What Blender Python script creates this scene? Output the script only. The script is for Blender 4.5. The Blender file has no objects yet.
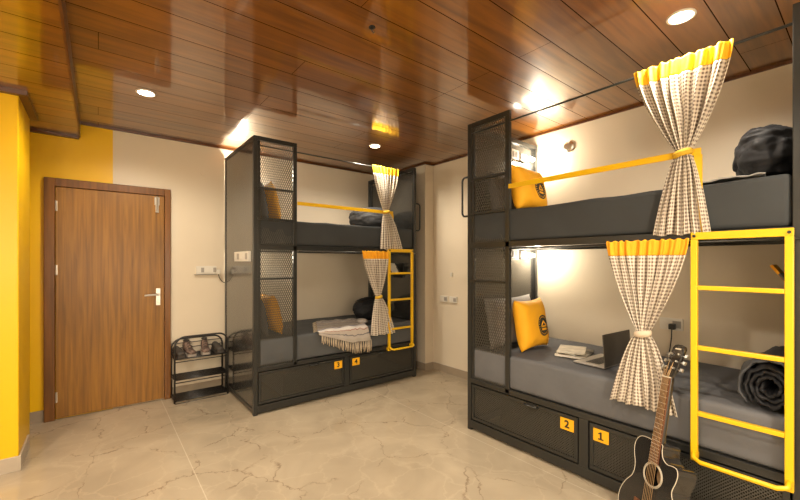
import bpy, bmesh, math, random
from mathutils import Vector, Matrix, noise
R = math.radians
PI = math.pi
scene = bpy.context.scene
COL = scene.collection

# ------------------------------------------------------------------ materials
def new_mat(name):
    m = bpy.data.materials.new(name); m.use_nodes = True
    return m, m.node_tree.nodes, m.node_tree.links, m.node_tree.nodes['Principled BSDF']

def mat(name, col, rough=.5, metal=0, spec=.5, bump=None, var=None, coat=0):
    m, N, L, b = new_mat(name)
    b.inputs['Base Color'].default_value = (*col, 1)
    b.inputs['Roughness'].default_value = rough
    b.inputs['Metallic'].default_value = metal
    b.inputs['Specular IOR Level'].default_value = spec
    if coat: b.inputs['Coat Weight'].default_value = coat; b.inputs['Coat Roughness'].default_value = .08
    tc = N.new('ShaderNodeTexCoord')
    if var:   # (scale, amount) tonal variation
        nz = N.new('ShaderNodeTexNoise'); nz.inputs['Scale'].default_value = var[0]; nz.inputs['Detail'].default_value = 5
        L.new(tc.outputs['Object'], nz.inputs['Vector'])
        r = N.new('ShaderNodeValToRGB'); a = var[1]
        r.color_ramp.elements[0].position = .3; r.color_ramp.elements[1].position = .7
        r.color_ramp.elements[0].color = (*[c*(1-a) for c in col], 1)
        r.color_ramp.elements[1].color = (*[min(1, c*(1+a)) for c in col], 1)
        L.new(nz.outputs['Fac'], r.inputs[0]); L.new(r.outputs[0], b.inputs['Base Color'])
    if bump:  # (scale, strength, distance)
        nb = N.new('ShaderNodeTexNoise'); nb.inputs['Scale'].default_value = bump[0]; nb.inputs['Detail'].default_value = 3
        L.new(tc.outputs['Object'], nb.inputs['Vector'])
        bp = N.new('ShaderNodeBump'); bp.inputs['Strength'].default_value = bump[1]; bp.inputs['Distance'].default_value = bump[2]
        L.new(nb.outputs['Fac'], bp.inputs['Height']); L.new(bp.outputs[0], b.inputs['Normal'])
    return m

def emis(name, col, s):
    m, N, L, b = new_mat(name)
    b.inputs['Base Color'].default_value = (*col, 1)
    b.inputs['Emission Color'].default_value = (*col, 1); b.inputs['Emission Strength'].default_value = s
    return m

def ramp(N, stops):
    r = N.new('ShaderNodeValToRGB')
    while len(r.color_ramp.elements) < len(stops): r.color_ramp.elements.new(.5)
    for e, (p, c) in zip(r.color_ramp.elements, stops): e.position = p; e.color = (*c, 1) if len(c) == 3 else c
    return r

def mth(N, L, op, a, b=None, c=None):
    n = N.new('ShaderNodeMath'); n.operation = op
    for i, v in enumerate((a, b, c)):
        if v is None: continue
        if isinstance(v, (int, float)): n.inputs[i].default_value = v
        else: L.new(v, n.inputs[i])
    return n.outputs[0]

def wood_mat(name, c0, c1, grain, rough, plank=None, off=0., coat=0., seam=None):
    """grain: axis of the grain ('X' or 'Z'); plank = pitch of boards along world Y with dark grooves"""
    m, N, L, b = new_mat(name)
    tc = N.new('ShaderNodeTexCoord'); mp = N.new('ShaderNodeMapping')
    L.new(tc.outputs['Object'], mp.inputs['Vector'])
    mp.inputs['Scale'].default_value = (1.1, 16, 16) if grain == 'X' else (22, 22, 1.0)
    vec = mp.outputs[0]
    sx = N.new('ShaderNodeSeparateXYZ'); L.new(tc.outputs['Object'], sx.inputs[0])
    wn = None
    if plank:
        idx = mth(N, L, 'FLOOR', mth(N, L, 'DIVIDE', mth(N, L, 'SUBTRACT', sx.outputs['Y'], off), plank))
        w = N.new('ShaderNodeTexWhiteNoise'); w.noise_dimensions = '1D'; L.new(idx, w.inputs['W']); wn = w.outputs['Value']
        add = N.new('ShaderNodeVectorMath'); add.operation = 'ADD'
        cmb = N.new('ShaderNodeCombineXYZ'); L.new(mth(N, L, 'MULTIPLY', wn, 30), cmb.inputs['X'])
        L.new(vec, add.inputs[0]); L.new(cmb.outputs[0], add.inputs[1]); vec = add.outputs[0]
    nz = N.new('ShaderNodeTexNoise'); nz.inputs['Scale'].default_value = 1.6; nz.inputs['Detail'].default_value = 7; nz.inputs['Distortion'].default_value = .5
    L.new(vec, nz.inputs['Vector'])
    fac = nz.outputs['Fac']
    if plank: fac = mth(N, L, 'ADD', fac, mth(N, L, 'MULTIPLY', mth(N, L, 'SUBTRACT', wn, .5), .22))
    r = ramp(N, [(.3, c0), (.68, c1)]); L.new(fac, r.inputs[0])
    colr = r.outputs[0]
    b.inputs['Roughness'].default_value = rough
    if coat: b.inputs['Coat Weight'].default_value = coat; b.inputs['Coat Roughness'].default_value = .07; b.inputs['Coat IOR'].default_value = 1.75 if coat >= 1 else 1.5
    bp = N.new('ShaderNodeBump'); bp.inputs['Strength'].default_value = .12; bp.inputs['Distance'].default_value = .002
    L.new(nz.outputs['Fac'], bp.inputs['Height'])
    if plank:
        fr = mth(N, L, 'FRACT', mth(N, L, 'DIVIDE', mth(N, L, 'SUBTRACT', sx.outputs['Y'], off), plank))
        d = mth(N, L, 'MINIMUM', fr, mth(N, L, 'SUBTRACT', 1., fr))
        g = mth(N, L, 'LESS_THAN', d, .0027/plank)
        if seam:
            # butt joint across every second board
            fx = mth(N, L, 'FRACT', mth(N, L, 'ADD', mth(N, L, 'DIVIDE', sx.outputs['X'], seam), mth(N, L, 'MULTIPLY', mth(N, L, 'FLOOR', mth(N, L, 'MULTIPLY', wn, 3)), .333)))
            g2 = mth(N, L, 'LESS_THAN', fx, .003/seam)
            g = mth(N, L, 'MAXIMUM', g, g2)
        mix = N.new('ShaderNodeMix'); mix.data_type = 'RGBA'
        L.new(g, mix.inputs[0]); L.new(colr, mix.inputs[6]); mix.inputs[7].default_value = (.018, .006, .002, 1)
        colr = mix.outputs[2]
        L.new(mth(N, L, 'SUBTRACT', coat, g), b.inputs['Coat Weight']); L.new(mth(N, L, 'MULTIPLY', mth(N, L, 'SUBTRACT', 1., g), .5), b.inputs['Specular IOR Level'])
        # very gentle cupping of each board and unevenness of the varnish
        big = N.new('ShaderNodeTexNoise'); big.inputs['Scale'].default_value = 1.3; big.inputs['Detail'].default_value = 1
        mp2 = N.new('ShaderNodeMapping'); mp2.inputs['Scale'].default_value = (1, 3, 1)
        L.new(tc.outputs['Object'], mp2.inputs[0]); L.new(mp2.outputs[0], big.inputs['Vector'])
        hh = mth(N, L, 'ADD', mth(N, L, 'MULTIPLY', big.outputs['Fac'], 1.), mth(N, L, 'MULTIPLY', mth(N, L, 'SQRT', mth(N, L, 'MINIMUM', mth(N, L, 'MULTIPLY', d, 12.), 1.)), .12))
        bp2 = N.new('ShaderNodeBump'); bp2.inputs['Strength'].default_value = .5; bp2.inputs['Distance'].default_value = .006
        L.new(hh, bp2.inputs['Height']); L.new(bp.outputs[0], bp2.inputs['Normal'])
        bp.inputs['Strength'].default_value = .03
        L.new(bp2.outputs[0], b.inputs['Normal']); L.new(bp2.outputs[0], b.inputs['Coat Normal'])
    else:
        L.new(bp.outputs[0], b.inputs['Normal'])
    L.new(colr, b.inputs['Base Color'])
    return m

def marble_mat(name, base, dark, veins=True, tile=None, rough=.16):
    m, N, L, b = new_mat(name)
    tc = N.new('ShaderNodeTexCoord'); P = tc.outputs['Object']
    n1 = N.new('ShaderNodeTexNoise'); n1.inputs['Scale'].default_value = 1.9; n1.inputs['Detail'].default_value = 6; n1.inputs['Distortion'].default_value = 1.2
    L.new(P, n1.inputs['Vector'])
    r = ramp(N, [(.3, tuple(c*.86 for c in base)), (.5, base), (.72, tuple(min(1, c*1.16) for c in base))]); L.new(n1.outputs['Fac'], r.inputs[0])
    col = r.outputs[0]
    if veins:
        # warped crack veins, only in patches
        n2 = N.new('ShaderNodeTexNoise'); n2.inputs['Scale'].default_value = 2.6; n2.inputs['Detail'].default_value = 7; n2.inputs['Roughness'].default_value = .62
        L.new(P, n2.inputs['Vector'])
        vm = N.new('ShaderNodeVectorMath'); vm.operation = 'MULTIPLY_ADD'; vm.inputs[1].default_value = (.42, .42, 0)
        L.new(n2.outputs['Color'], vm.inputs[0]); L.new(P, vm.inputs[2])
        vo = N.new('ShaderNodeTexVoronoi'); vo.feature = 'DISTANCE_TO_EDGE'; vo.inputs['Scale'].default_value = 1.75
        L.new(vm.outputs[0], vo.inputs['Vector'])
        line = ramp(N, [(0., (1, 1, 1)), (.010, (0, 0, 0))]); L.new(vo.outputs['Distance'], line.inputs[0])
        n3 = N.new('ShaderNodeTexNoise'); n3.inputs['Scale'].default_value = 3.1; n3.inputs['Detail'].default_value = 3; L.new(P, n3.inputs['Vector'])
        msk = ramp(N, [(.40, (0, 0, 0)), (.52, (1, 1, 1))]); L.new(n3.outputs['Fac'], msk.inputs[0])
        f = mth(N, L, 'MULTIPLY', mth(N, L, 'MULTIPLY', line.outputs[0], msk.outputs[0]), .55)
        mx = N.new('ShaderNodeMix'); mx.data_type = 'RGBA'; L.new(f, mx.inputs[0]); L.new(col, mx.inputs[6]); mx.inputs[7].default_value = (*dark, 1)
        col = mx.outputs[2]
        vo2 = N.new('ShaderNodeTexVoronoi'); vo2.feature = 'DISTANCE_TO_EDGE'; vo2.inputs['Scale'].default_value = 3.3
        L.new(vm.outputs[0], vo2.inputs['Vector'])
        l2 = ramp(N, [(0., (1, 1, 1)), (.03, (0, 0, 0))]); L.new(vo2.outputs['Distance'], l2.inputs[0])
        mx2 = N.new('ShaderNodeMix'); mx2.data_type = 'RGBA'; L.new(mth(N, L, 'MULTIPLY', l2.outputs[0], .28), mx2.inputs[0]); L.new(col, mx2.inputs[6]); mx2.inputs[7].default_value = (*[min(1, c*1.35) for c in base], 1)
        col = mx2.outputs[2]
    if tile:
        sx = N.new('ShaderNodeSeparateXYZ'); L.new(P, sx.inputs[0])
        g = None
        for ax, o, p in tile:
            fr = mth(N, L, 'FRACT', mth(N, L, 'DIVIDE', mth(N, L, 'SUBTRACT', sx.outputs[ax], o), p))
            q = mth(N, L, 'LESS_THAN', fr, .006/p)
            g = q if g is None else mth(N, L, 'MAXIMUM', g, q)
        mx = N.new('ShaderNodeMix'); mx.data_type = 'RGBA'; L.new(mth(N, L, 'MULTIPLY', g, .38), mx.inputs[0]); L.new(col, mx.inputs[6]); mx.inputs[7].default_value = (.72, .62, .47, 1)
        col = mx.outputs[2]
    L.new(col, b.inputs['Base Color']); b.inputs['Roughness'].default_value = rough
    b.inputs['Specular IOR Level'].default_value = .4
    return m

def check_mat(name, light, dark, p):
    m, N, L, b = new_mat(name)
    uv = N.new('ShaderNodeUVMap'); sx = N.new('ShaderNodeSeparateXYZ'); L.new(uv.outputs[0], sx.inputs[0])
    s = []
    for ax in ('X', 'Y'):
        fr = mth(N, L, 'FRACT', mth(N, L, 'DIVIDE', sx.outputs[ax], p)); s.append(mth(N, L, 'LESS_THAN', fr, .52))
    f = mth(N, L, 'ADD', mth(N, L, 'MULTIPLY', s[0], .33), mth(N, L, 'MULTIPLY', s[1], .33))
    f = mth(N, L, 'ADD', f, mth(N, L, 'MULTIPLY', mth(N, L, 'MULTIPLY', s[0], s[1]), .34))
    mx = N.new('ShaderNodeMix'); mx.data_type = 'RGBA'; L.new(f, mx.inputs[0])
    mx.inputs[6].default_value = (*light, 1); mx.inputs[7].default_value = (*dark, 1)
    L.new(mx.outputs[2], b.inputs['Base Color']); b.inputs['Roughness'].default_value = .85
    b.inputs['Specular IOR Level'].default_value = .15
    return m

def stripe_mat(name):
    m, N, L, b = new_mat(name)
    uv = N.new('ShaderNodeUVMap'); sx = N.new('ShaderNodeSeparateXYZ'); L.new(uv.outputs[0], sx.inputs[0])
    nz = N.new('ShaderNodeTexNoise'); nz.inputs['Scale'].default_value = 9; nz.inputs['Detail'].default_value = 3; L.new(uv.outputs[0], nz.inputs['Vector'])
    v = mth(N, L, 'FRACT', mth(N, L, 'ADD', mth(N, L, 'MULTIPLY', sx.outputs['Y'], 3.4), mth(N, L, 'MULTIPLY', nz.outputs['Fac'], .22)))
    r = ramp(N, [(0, (.42, .37, .31)), (.16, (.20, .15, .14)), (.19, (.48, .42, .36)), (.36, (.16, .15, .22)), (.41, (.50, .45, .40)), (.6, (.30, .14, .11)), (.63, (.46, .40, .34)), (.82, (.18, .17, .18)), (.87, (.45, .40, .35))])
    r.color_ramp.interpolation = 'CONSTANT'
    L.new(v, r.inputs[0]); L.new(r.outputs[0], b.inputs['Base Color']); b.inputs['Roughness'].default_value = .9
    return m

def emblem_mat(name, cloth, cx, cz, rad):
    """yellow cushion cover printed with a round black badge on its front (object x,z plane, y<0)"""
    m, N, L, b = new_mat(name)
    tc = N.new('ShaderNodeTexCoord'); sx = N.new('ShaderNodeSeparateXYZ'); L.new(tc.outputs['Object'], sx.inputs[0])
    x = mth(N, L, 'DIVIDE', mth(N, L, 'SUBTRACT', sx.outputs['X'], cx), rad)
    z = mth(N, L, 'DIVIDE', mth(N, L, 'SUBTRACT', sx.outputs['Z'], cz), rad)
    front = mth(N, L, 'LESS_THAN', sx.outputs['Y'], 0.)
    r2 = mth(N, L, 'SQRT', mth(N, L, 'ADD', mth(N, L, 'MULTIPLY', x, x), mth(N, L, 'MULTIPLY', z, z)))
    disc = mth(N, L, 'LESS_THAN', r2, 1.)
    # ring of small light marks (lettering round the rim)
    ang = mth(N, L, 'ARCTAN2', z, x)
    tick = mth(N, L, 'GREATER_THAN', mth(N, L, 'SINE', mth(N, L, 'MULTIPLY', ang, 22)), .35)
    ring = mth(N, L, 'MULTIPLY', mth(N, L, 'GREATER_THAN', r2, .74), mth(N, L, 'LESS_THAN', r2, .88))
    ring = mth(N, L, 'MULTIPLY', ring, tick)
    # two mountain chevrons above a bar in the middle
    ax = mth(N, L, 'ABSOLUTE', x)
    t = mth(N, L, 'ADD', z, mth(N, L, 'MULTIPLY', ax, 1.1))
    ch = mth(N, L, 'MULTIPLY', mth(N, L, 'GREATER_THAN', t, .28), mth(N, L, 'LESS_THAN', t, .5))
    ch = mth(N, L, 'MULTIPLY', ch, mth(N, L, 'LESS_THAN', ax, .45))
    bar = mth(N, L, 'MULTIPLY', mth(N, L, 'LESS_THAN', mth(N, L, 'ABSOLUTE', mth(N, L, 'ADD', z, .35)), .1), mth(N, L, 'LESS_THAN', ax, .42))
    bar2 = mth(N, L, 'MULTIPLY', mth(N, L, 'LESS_THAN', mth(N, L, 'ABSOLUTE', mth(N, L, 'ADD', z, .08)), .07), mth(N, L, 'LESS_THAN', ax, .3))
    keep = mth(N, L, 'SUBTRACT', 1., mth(N, L, 'MINIMUM', mth(N, L, 'ADD', mth(N, L, 'ADD', ring, ch), mth(N, L, 'ADD', bar, bar2)), 1.))
    f = mth(N, L, 'MULTIPLY', mth(N, L, 'MULTIPLY', disc, front), keep)
    mx = N.new('ShaderNodeMix'); mx.data_type = 'RGBA'; L.new(f, mx.inputs[0]); mx.inputs[6].default_value = (*cloth, 1); mx.inputs[7].default_value = (.02, .018, .015, 1)
    L.new(mx.outputs[2], b.inputs['Base Color']); b.inputs['Roughness'].default_value = .75
    nb = N.new('ShaderNodeTexNoise'); nb.inputs['Scale'].default_value = 9; L.new(tc.outputs['Object'], nb.inputs['Vector'])
    bp = N.new('ShaderNodeBump'); bp.inputs['Strength'].default_value = .5; bp.inputs['Distance'].default_value = .02
    L.new(nb.outputs['Fac'], bp.inputs['Height']); L.new(bp.outputs[0], b.inputs['Normal'])
    return m

M = {}
M['cream'] = mat('cream_paint', (.73, .635, .49), .42, bump=(60, .05, .002), var=(1.1, .03))
M['bounce_wall'] = mat('bounce_pale_paint', (.82, .76, .64), .5)  # for the unseen walls, made paler to bounce more light
M['yellow_paint'] = mat('yellow_paint', (.88, .52, .001), .35, bump=(60, .05, .002))
M['floor'] = marble_mat('marble_floor', (.42, .345, .24), (.11, .055, .02), tile=[('X', .50, 1.84)], rough=.15)
M['skirting'] = marble_mat('skirting_marble', (.36, .29, .21), (.1, .07, .04), veins=False, rough=.3)
M['skirt_light'] = marble_mat('skirting_marble_light', (.50, .42, .32), (.1, .07, .04), veins=False, rough=.3)
M['ceil'] = wood_mat('ceiling_boards', (.125, .040, .001), (.240, .083, .003), 'X', .32, plank=.218, off=.094, coat=1., seam=3.1)
M['trimwood'] = wood_mat('dark_trim_wood', (.07, .022, .008), (.13, .045, .014), 'X', .3)
M['door'] = wood_mat('door_veneer', (.16, .066, .005), (.33, .145, .014), 'Z', .36)
M['frame'] = wood_mat('door_frame_wood', (.12, .043, .006), (.22, .083, .012), 'Z', .3)
M['metal'] = mat('charcoal_metal', (.034, .034, .031), .28, metal=.35, spec=.6)
M['sheet'] = mat('charcoal_sheet_metal', (.085, .082, .074), .17, metal=.55, spec=.6, bump=(1.6, .04, .02), coat=.4)
M['meshmetal'] = mat('black_mesh_metal', (.085, .08, .066), .35, metal=.4, spec=.6)
M['yellow_metal'] = mat('yellow_metal', (.80, .47, .006), .32, spec=.5)
M['yellow_plate'] = mat('yellow_plate', (.85, .42, .01), .4)
M['sheetcloth'] = mat('grey_bed_sheet', (.125, .125, .13), .8, spec=.2, bump=(5, .35, .03), var=(3, .10))
M['midcloth'] = mat('mid_grey_bed_sheet', (.085, .087, .088), .7, spec=.3, bump=(5, .35, .03), var=(3, .10))
M['darkcloth'] = mat('charcoal_bed_sheet', (.046, .049, .050), .7, spec=.25, bump=(4, .3, .03), var=(3, .10))
M['duvet'] = mat('black_quilt', (.014, .014, .016), .65, spec=.3, bump=(7, .5, .03))
M['duvet_grey'] = mat('dark_grey_quilt', (.055, .056, .06), .7, bump=(10, .4, .02))
M['orange'] = emblem_mat('orange_cushion_cloth', (.90, .42, .008), .065, .18, .085)
M['greypillow'] = mat('light_grey_pillow_cloth', (.30, .28, .26), .85, bump=(7, .5, .02))
M['darkpillow'] = mat('dark_grey_pillow_cloth', (.10, .10, .10), .8, bump=(7, .5, .02))
M['check'] = check_mat('checked_curtain_cloth', (.74, .66, .54), (.17, .125, .095), .0195)
M['band'] = mat('yellow_curtain_band', (.90, .50, .01), .8, bump=(20, .3, .01))
M['band_orange'] = mat('orange_curtain_band', (.88, .40, .01), .8, bump=(20, .3, .01))
M['tie'] = mat('mustard_tie_cloth', (.60, .36, .02), .8)
M['tie_cream'] = mat('cream_tie_cloth', (.62, .50, .36), .8)
M['white'] = mat('white_plastic', (.72, .68, .60), .35)
M['whitegrey'] = mat('grey_plastic', (.34, .31, .27), .4)
M['black'] = mat('black_plastic', (.012, .012, .012), .35)
M['chrome'] = mat('brushed_steel', (.62, .60, .55), .28, metal=1)
M['paper'] = mat('paper_cover', (.68, .62, .50), .5, var=(14, .25))
M['paper_dark'] = mat('dark_book_cover', (.10, .085, .06), .4, var=(9, .3))
M['laptop'] = mat('grey_laptop_metal', (.13, .12, .105), .3, metal=.6)
M['laptop_deck'] = mat('silver_laptop_deck', (.42, .39, .35), .35, metal=.5)
M['throw'] = stripe_mat('striped_throw_cloth')
M['tassel'] = mat('cream_tassel_yarn', (.50, .40, .28), .9)
M['wire'] = mat('black_wire', (.02, .018, .016), .35, spec=.5)
M['shoe'] = mat('brown_suede', (.17, .115, .09), .8, var=(38, .7))
M['shoe_dark'] = mat('dark_shoe_rubber', (.05, .042, .035), .6)
M['shoe_sole'] = mat('grey_rubber_sole', (.33, .29, .25), .6)
M['guitar'] = mat('black_lacquer', (.018, .016, .014), .12, coat=.8)
M['binding'] = mat('cream_binding', (.62, .55, .42), .4)
M['rosewood'] = wood_mat('rosewood', (.05, .02, .008), (.16, .06, .025), 'Z', .35)
M['spruce'] = mat('pale_spruce', (.55, .32, .15), .6)
M['string'] = mat('bronze_string', (.55, .36, .18), .35, metal=.8)
M['lamp'] = emis('lit_downlight', (1, .86, .66), 30)
M['lamp_bed'] = emis('lit_reading_lamp', (1, .80, .52), 30)

# ------------------------------------------------------------------ mesh helpers
class MB:
    def __init__(s): s.v = []; s.f = []; s.uv = {}
    def add(s, vs, fs):
        o = len(s.v); s.v += [tuple(v) for v in vs]; s.f += [tuple(i+o for i in f) for f in fs]; return s
    def box(s, x0, x1, y0, y1, z0, z1):
        vs = [(x, y, z) for x in (x0, x1) for y in (y0, y1) for z in (z0, z1)]
        return s.add(vs, [(0, 1, 3, 2), (4, 6, 7, 5), (0, 4, 5, 1), (2, 3, 7, 6), (0, 2, 6, 4), (1, 5, 7, 3)])
    def bar(s, a, b, w, h, up=(0, 0, 1)):
        a, b = Vector(a), Vector(b); d = (b-a).normalized(); u = Vector(up)
        if abs(d.dot(u)) > .98: u = Vector((0, 1, 0))
        sd = d.cross(u).normalized(); u = sd.cross(d)
        vs = [p + sd*w*.5*i + u*h*.5*j for p in (a, b) for i in (-1, 1) for j in (-1, 1)]
        return s.add(vs, [(0, 2, 3, 1), (4, 5, 7, 6), (0, 1, 5, 4), (2, 6, 7, 3), (0, 4, 6, 2), (1, 3, 7, 5)])
    def tube(s, pts, r, n=10, closed=False):
        pts = [Vector(p) for p in pts]; k = len(pts); rr = r if isinstance(r, (list, tuple)) else [r]*k
        ref = None; rings = []
        for i, p in enumerate(pts):
            a = pts[(i-1) % k] if (closed or i > 0) else p; b = pts[(i+1) % k] if (closed or i < k-1) else p
            d = (b-a).normalized()
            if ref is None: ref = Vector((0, 0, 1)) if abs(d.z) < .9 else Vector((1, 0, 0))
            sd = d.cross(ref)
            if sd.length < 1e-4: sd = d.orthogonal()
            sd.normalize(); u = sd.cross(d); ref = u
            rings.append([p + (sd*math.cos(t)+u*math.sin(t))*rr[i] for t in [2*PI*j/n for j in range(n)]])
        vs = [v for g in rings for v in g]; fs = []
        m = k if closed else k-1
        for i in range(m):
            for j in range(n):
                a = i*n+j; b2 = i*n+(j+1) % n; c = ((i+1) % k)*n+(j+1) % n; d2 = ((i+1) % k)*n+j
                fs.append((a, b2, c, d2))
        if not closed: fs += [tuple(range(n))[::-1], tuple((k-1)*n+j for j in range(n))]
        return s.add(vs, fs)
    def cyl(s, a, b, r, n=20): return s.tube([a, b], r, n)
    def grid(s, fn, nu, nv, uvfn=None, closed_u=False):
        o = len(s.v)
        for j in range(nv+1):
            for i in range(nu+1):
                s.v.append(tuple(fn(i/nu, j/nv)))
                if uvfn: s.uv[o+j*(nu+1)+i] = uvfn(i/nu, j/nv)
        for j in range(nv):
            for i in range(nu):
                a = o+j*(nu+1)+i; s.f.append((a, a+1, a+nu+2, a+nu+1))
        return s
    def prism(s, outline, y0, y1):     # outline in x,z
        n = len(outline); vs = [(x, y0, z) for x, z in outline]+[(x, y1, z) for x, z in outline]
        return s.add(vs, [tuple(range(n)), tuple(range(n, 2*n))[::-1]]+[(i, i+n, (i+1) % n+n, (i+1) % n) for i in range(n)])
    def mesh(s, name, m, smooth=False):
        me = bpy.data.meshes.new(name); me.from_pydata(s.v, [], s.f)
        if s.uv:
            ul = me.uv_layers.new(name='UVMap')
            for lp in me.loops: ul.data[lp.index].uv = s.uv.get(lp.vertex_index, (0, 0))
        bm = bmesh.new(); bm.from_mesh(me)
        bmesh.ops.recalc_face_normals(bm, faces=bm.faces); bm.to_mesh(me); bm.free()
        if smooth:
            for p in me.polygons: p.use_smooth = True
        me.materials.append(m); return me
    def build(s, name, m, parent=None, bevel=0, smooth=False, solid=0, segs=2):
        o = bpy.data.objects.new(name, s.mesh(name, m, smooth)); COL.objects.link(o)
        if parent: o.parent = parent
        if solid:
            md = o.modifiers.new('s', 'SOLIDIFY'); md.thickness = solid; md.offset = 0
        if bevel:
            md = o.modifiers.new('b', 'BEVEL'); md.width = bevel; md.segments = segs; md.limit_method = 'ANGLE'; md.angle_limit = R(40)
        return o

def tag(o, label=None, cat=None, group=None, kind=None):
    if label: o['label'] = label
    if cat: o['category'] = cat
    if group: o['group'] = group
    if kind: o['kind'] = kind
    return o
def empty(name, loc=(0, 0, 0), rz=0., label=None, cat=None, group=None):
    o = bpy.data.objects.new(name, None); COL.objects.link(o); o.location = loc; o.rotation_euler = (0, 0, rz); o.empty_display_size = .1
    return tag(o, label, cat, group)
def struct(name, mb, m, label=None, **k):
    o = mb.build(name, m, **k); o['kind'] = 'structure'
    if label: o['label'] = label; o['category'] = name.split('_')[0]
    return o
def children(o): return [c for c in bpy.data.objects if c.parent == o]
def copy_tree(o, parent=None):
    ch = children(o); c = o.copy(); COL.objects.link(c); c.parent = parent
    for k in ch: copy_tree(k, c)
    return c
def text_mesh(name, s, size, m, parent, loc, rot, extrude=.001):
    cu = bpy.data.curves.new('t', 'FONT'); cu.body = s; cu.size = size; cu.extrude = extrude; cu.align_x = 'CENTER'; cu.align_y = 'CENTER'; cu.offset = size*.03
    t = bpy.data.objects.new('t', cu); COL.objects.link(t)
    bpy.context.view_layer.update()
    me = bpy.data.meshes.new_from_object(t.evaluated_get(bpy.context.evaluated_depsgraph_get()))
    bpy.data.objects.remove(t); me.materials.clear(); me.materials.append(m)
    o = bpy.data.objects.new(name, me); COL.objects.link(o); o.parent = parent; o.location = loc; o.rotation_euler = rot
    return o

# ------------------------------------------------------------------ room
WX, WY, ZC, SZ = 3.456, 4.561, 2.685, 2.547
LX, BY = -1.75, -1.35
struct('floor', MB().box(LX-.1, WX+.1, BY-.1, WY+.1, -.08, 0), M['floor'], 'beige veined marble floor of the dormitory room')
struct('ceiling', MB().box(-.137, WX+.1, BY-.1, WY+.1, ZC, ZC+.06), M['ceil'], 'glossy varnished brown plank ceiling over the bunks')
so = MB().box(LX-.1, -.137, BY-.1, WY+.1, SZ, ZC+.06)
struct('ceiling_soffit', so, M['ceil'], 'lowered plank ceiling section at the left above the yellow pillar')
# walls
struct('wall_back', MB().box(.112, WX+.1, WY, WY+.1, 0, ZC+.03), M['cream'], 'cream painted wall behind the far bunk')
struct('wall_yellow', MB().box(LX-.1, .112, WY, WY+.1, 0, ZC+.03), M['yellow_paint'], 'yellow painted strip of wall around the door')
struct('wall_right', MB().box(WX, WX+.1, BY-.1, WY, 0, ZC+.03), M['cream'], 'cream painted wall behind the near bunk')
struct('wall_left', MB().box(LX-.1, LX, BY-.1, WY, 0, SZ), M['bounce_wall'], 'cream painted wall on the left side')
struct('wall_front', MB().box(LX, WX, BY-.1, BY, 0, ZC), M['bounce_wall'], 'cream painted wall behind the viewer')
# yellow pillar on the left, corner column on the right
struct('wall_pillar', MB().box(LX, -.418, 3.595, 4.13, 0, SZ), M['yellow_paint'], 'bright yellow pillar at the left edge', bevel=.006)
struct('wall_corner_column', MB().box(3.315, WX, 3.64, WY, 0, ZC), M['cream'], 'narrow cream corner column between the two bunks')
# trims
struct('trim_1', MB().box(-.137, -.126, BY, WY-.012, SZ-.006, ZC), M['trimwood'], 'dark wooden edge strip of the lowered ceiling')
t = MB(); t.box(-.126, 3.315, WY-.014, WY, ZC-.02, ZC); struct('trim_2', t, M['trimwood'], 'dark cornice strip over the door wall')
t = MB(); t.box(WX-.014, WX, BY, 3.626, ZC-.02, ZC); t.box(3.301, WX, 3.626, 3.64, ZC-.02, ZC); t.box(3.301, 3.315, 3.64, WY-.014, ZC-.02, ZC)
struct('trim_3', t, M['trimwood'], 'dark cornice strip over the right wall')
t = MB(); t.box(LX, -.137, WY-.04, WY, SZ-.022, SZ)
struct('trim_4', t, M['trimwood'], 'dark strip where the lowered ceiling meets the yellow wall')
t = MB(); t.box(LX, -.372, 3.55, 3.595, SZ-.03, SZ); t.box(-.418, -.372, 3.595, 4.15, SZ-.03, SZ)
struct('trim_5', t, M['trimwood'], 'dark strip round the top of the yellow pillar')
# baseboards
struct('baseboard_pillar', MB().box(LX, -.405, 3.583, 3.595, 0, .1).box(-.418, -.405, 3.595, 3.99, 0, .1), M['skirt_light'], 'pale marble skirting round the yellow pillar', bevel=.002)
struct('baseboard_back_left', MB().box(LX, -.372, WY-.014, WY, 0, .1), M['skirting'], 'marble skirting left of the door')
struct('baseboard_back', MB().box(.587, 3.315, WY-.014, WY, 0, .1), M['skirting'], 'marble skirting right of the door')
struct('baseboard_right', MB().box(WX-.014, WX, BY, 3.626, 0, .09).box(3.301, WX-.014, 3.626, 3.64, 0, .09).box(3.301, 3.315, 3.64, WY-.014, 0, .09), M['skirting'], 'marble skirting along the right wall and corner column')

# door
DX0, DX1, DZ = -.370, .585, 2.145
dr = empty('door_1', ((DX0+DX1)/2, WY, 0)); tag(dr, 'brown wood veneer door in a dark wooden frame', 'door', kind='structure')
cxd = (DX0+DX1)/2
fr = MB(); fw = .072
fr.box(DX0-cxd, DX0-cxd+fw, -.045, -.001, 0, DZ); fr.box(DX1-cxd-fw*.75, DX1-cxd, -.045, -.001, 0, DZ); fr.box(DX0-cxd+fw, DX1-cxd-fw*.75, -.045, -.001, DZ-fw, DZ)
fr.build('door_frame', M['frame'], dr, bevel=.004)
lf = MB().box(DX0-cxd+fw+.004, DX1-cxd-fw*.75-.004, -.03, -.001, .012, DZ-fw-.004)
leaf = lf.build('door_leaf', M['door'], dr, bevel=.002)
xl = DX0-cxd+fw+.004
for z in (1.90, 1.33, .20):
    h = MB(); h.cyl((xl, -.036, z-.045), (xl, -.036, z+.045), .007, 10); h.box(xl-.01, xl+.012, -.034, -.029, z-.045, z+.045); h.build('hinge', M['chrome'], leaf)
b = MB(); b.box(.345, .372, -.055, -.03, 1.90, 2.05); b.box(.337, .38, -.040, -.03, 1.975, 2.055); b.cyl((.358, -.056, 1.91), (.358, -.056, 2.06), .009, 10)
b.build('tower_bolt', M['chrome'], leaf, bevel=.002)
hd = MB(); hd.box(.350, .388, -.036, -.03, .965, 1.135); hd.cyl((.369, -.03, 1.075), (.369, -.082, 1.075), .010, 12)
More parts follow.
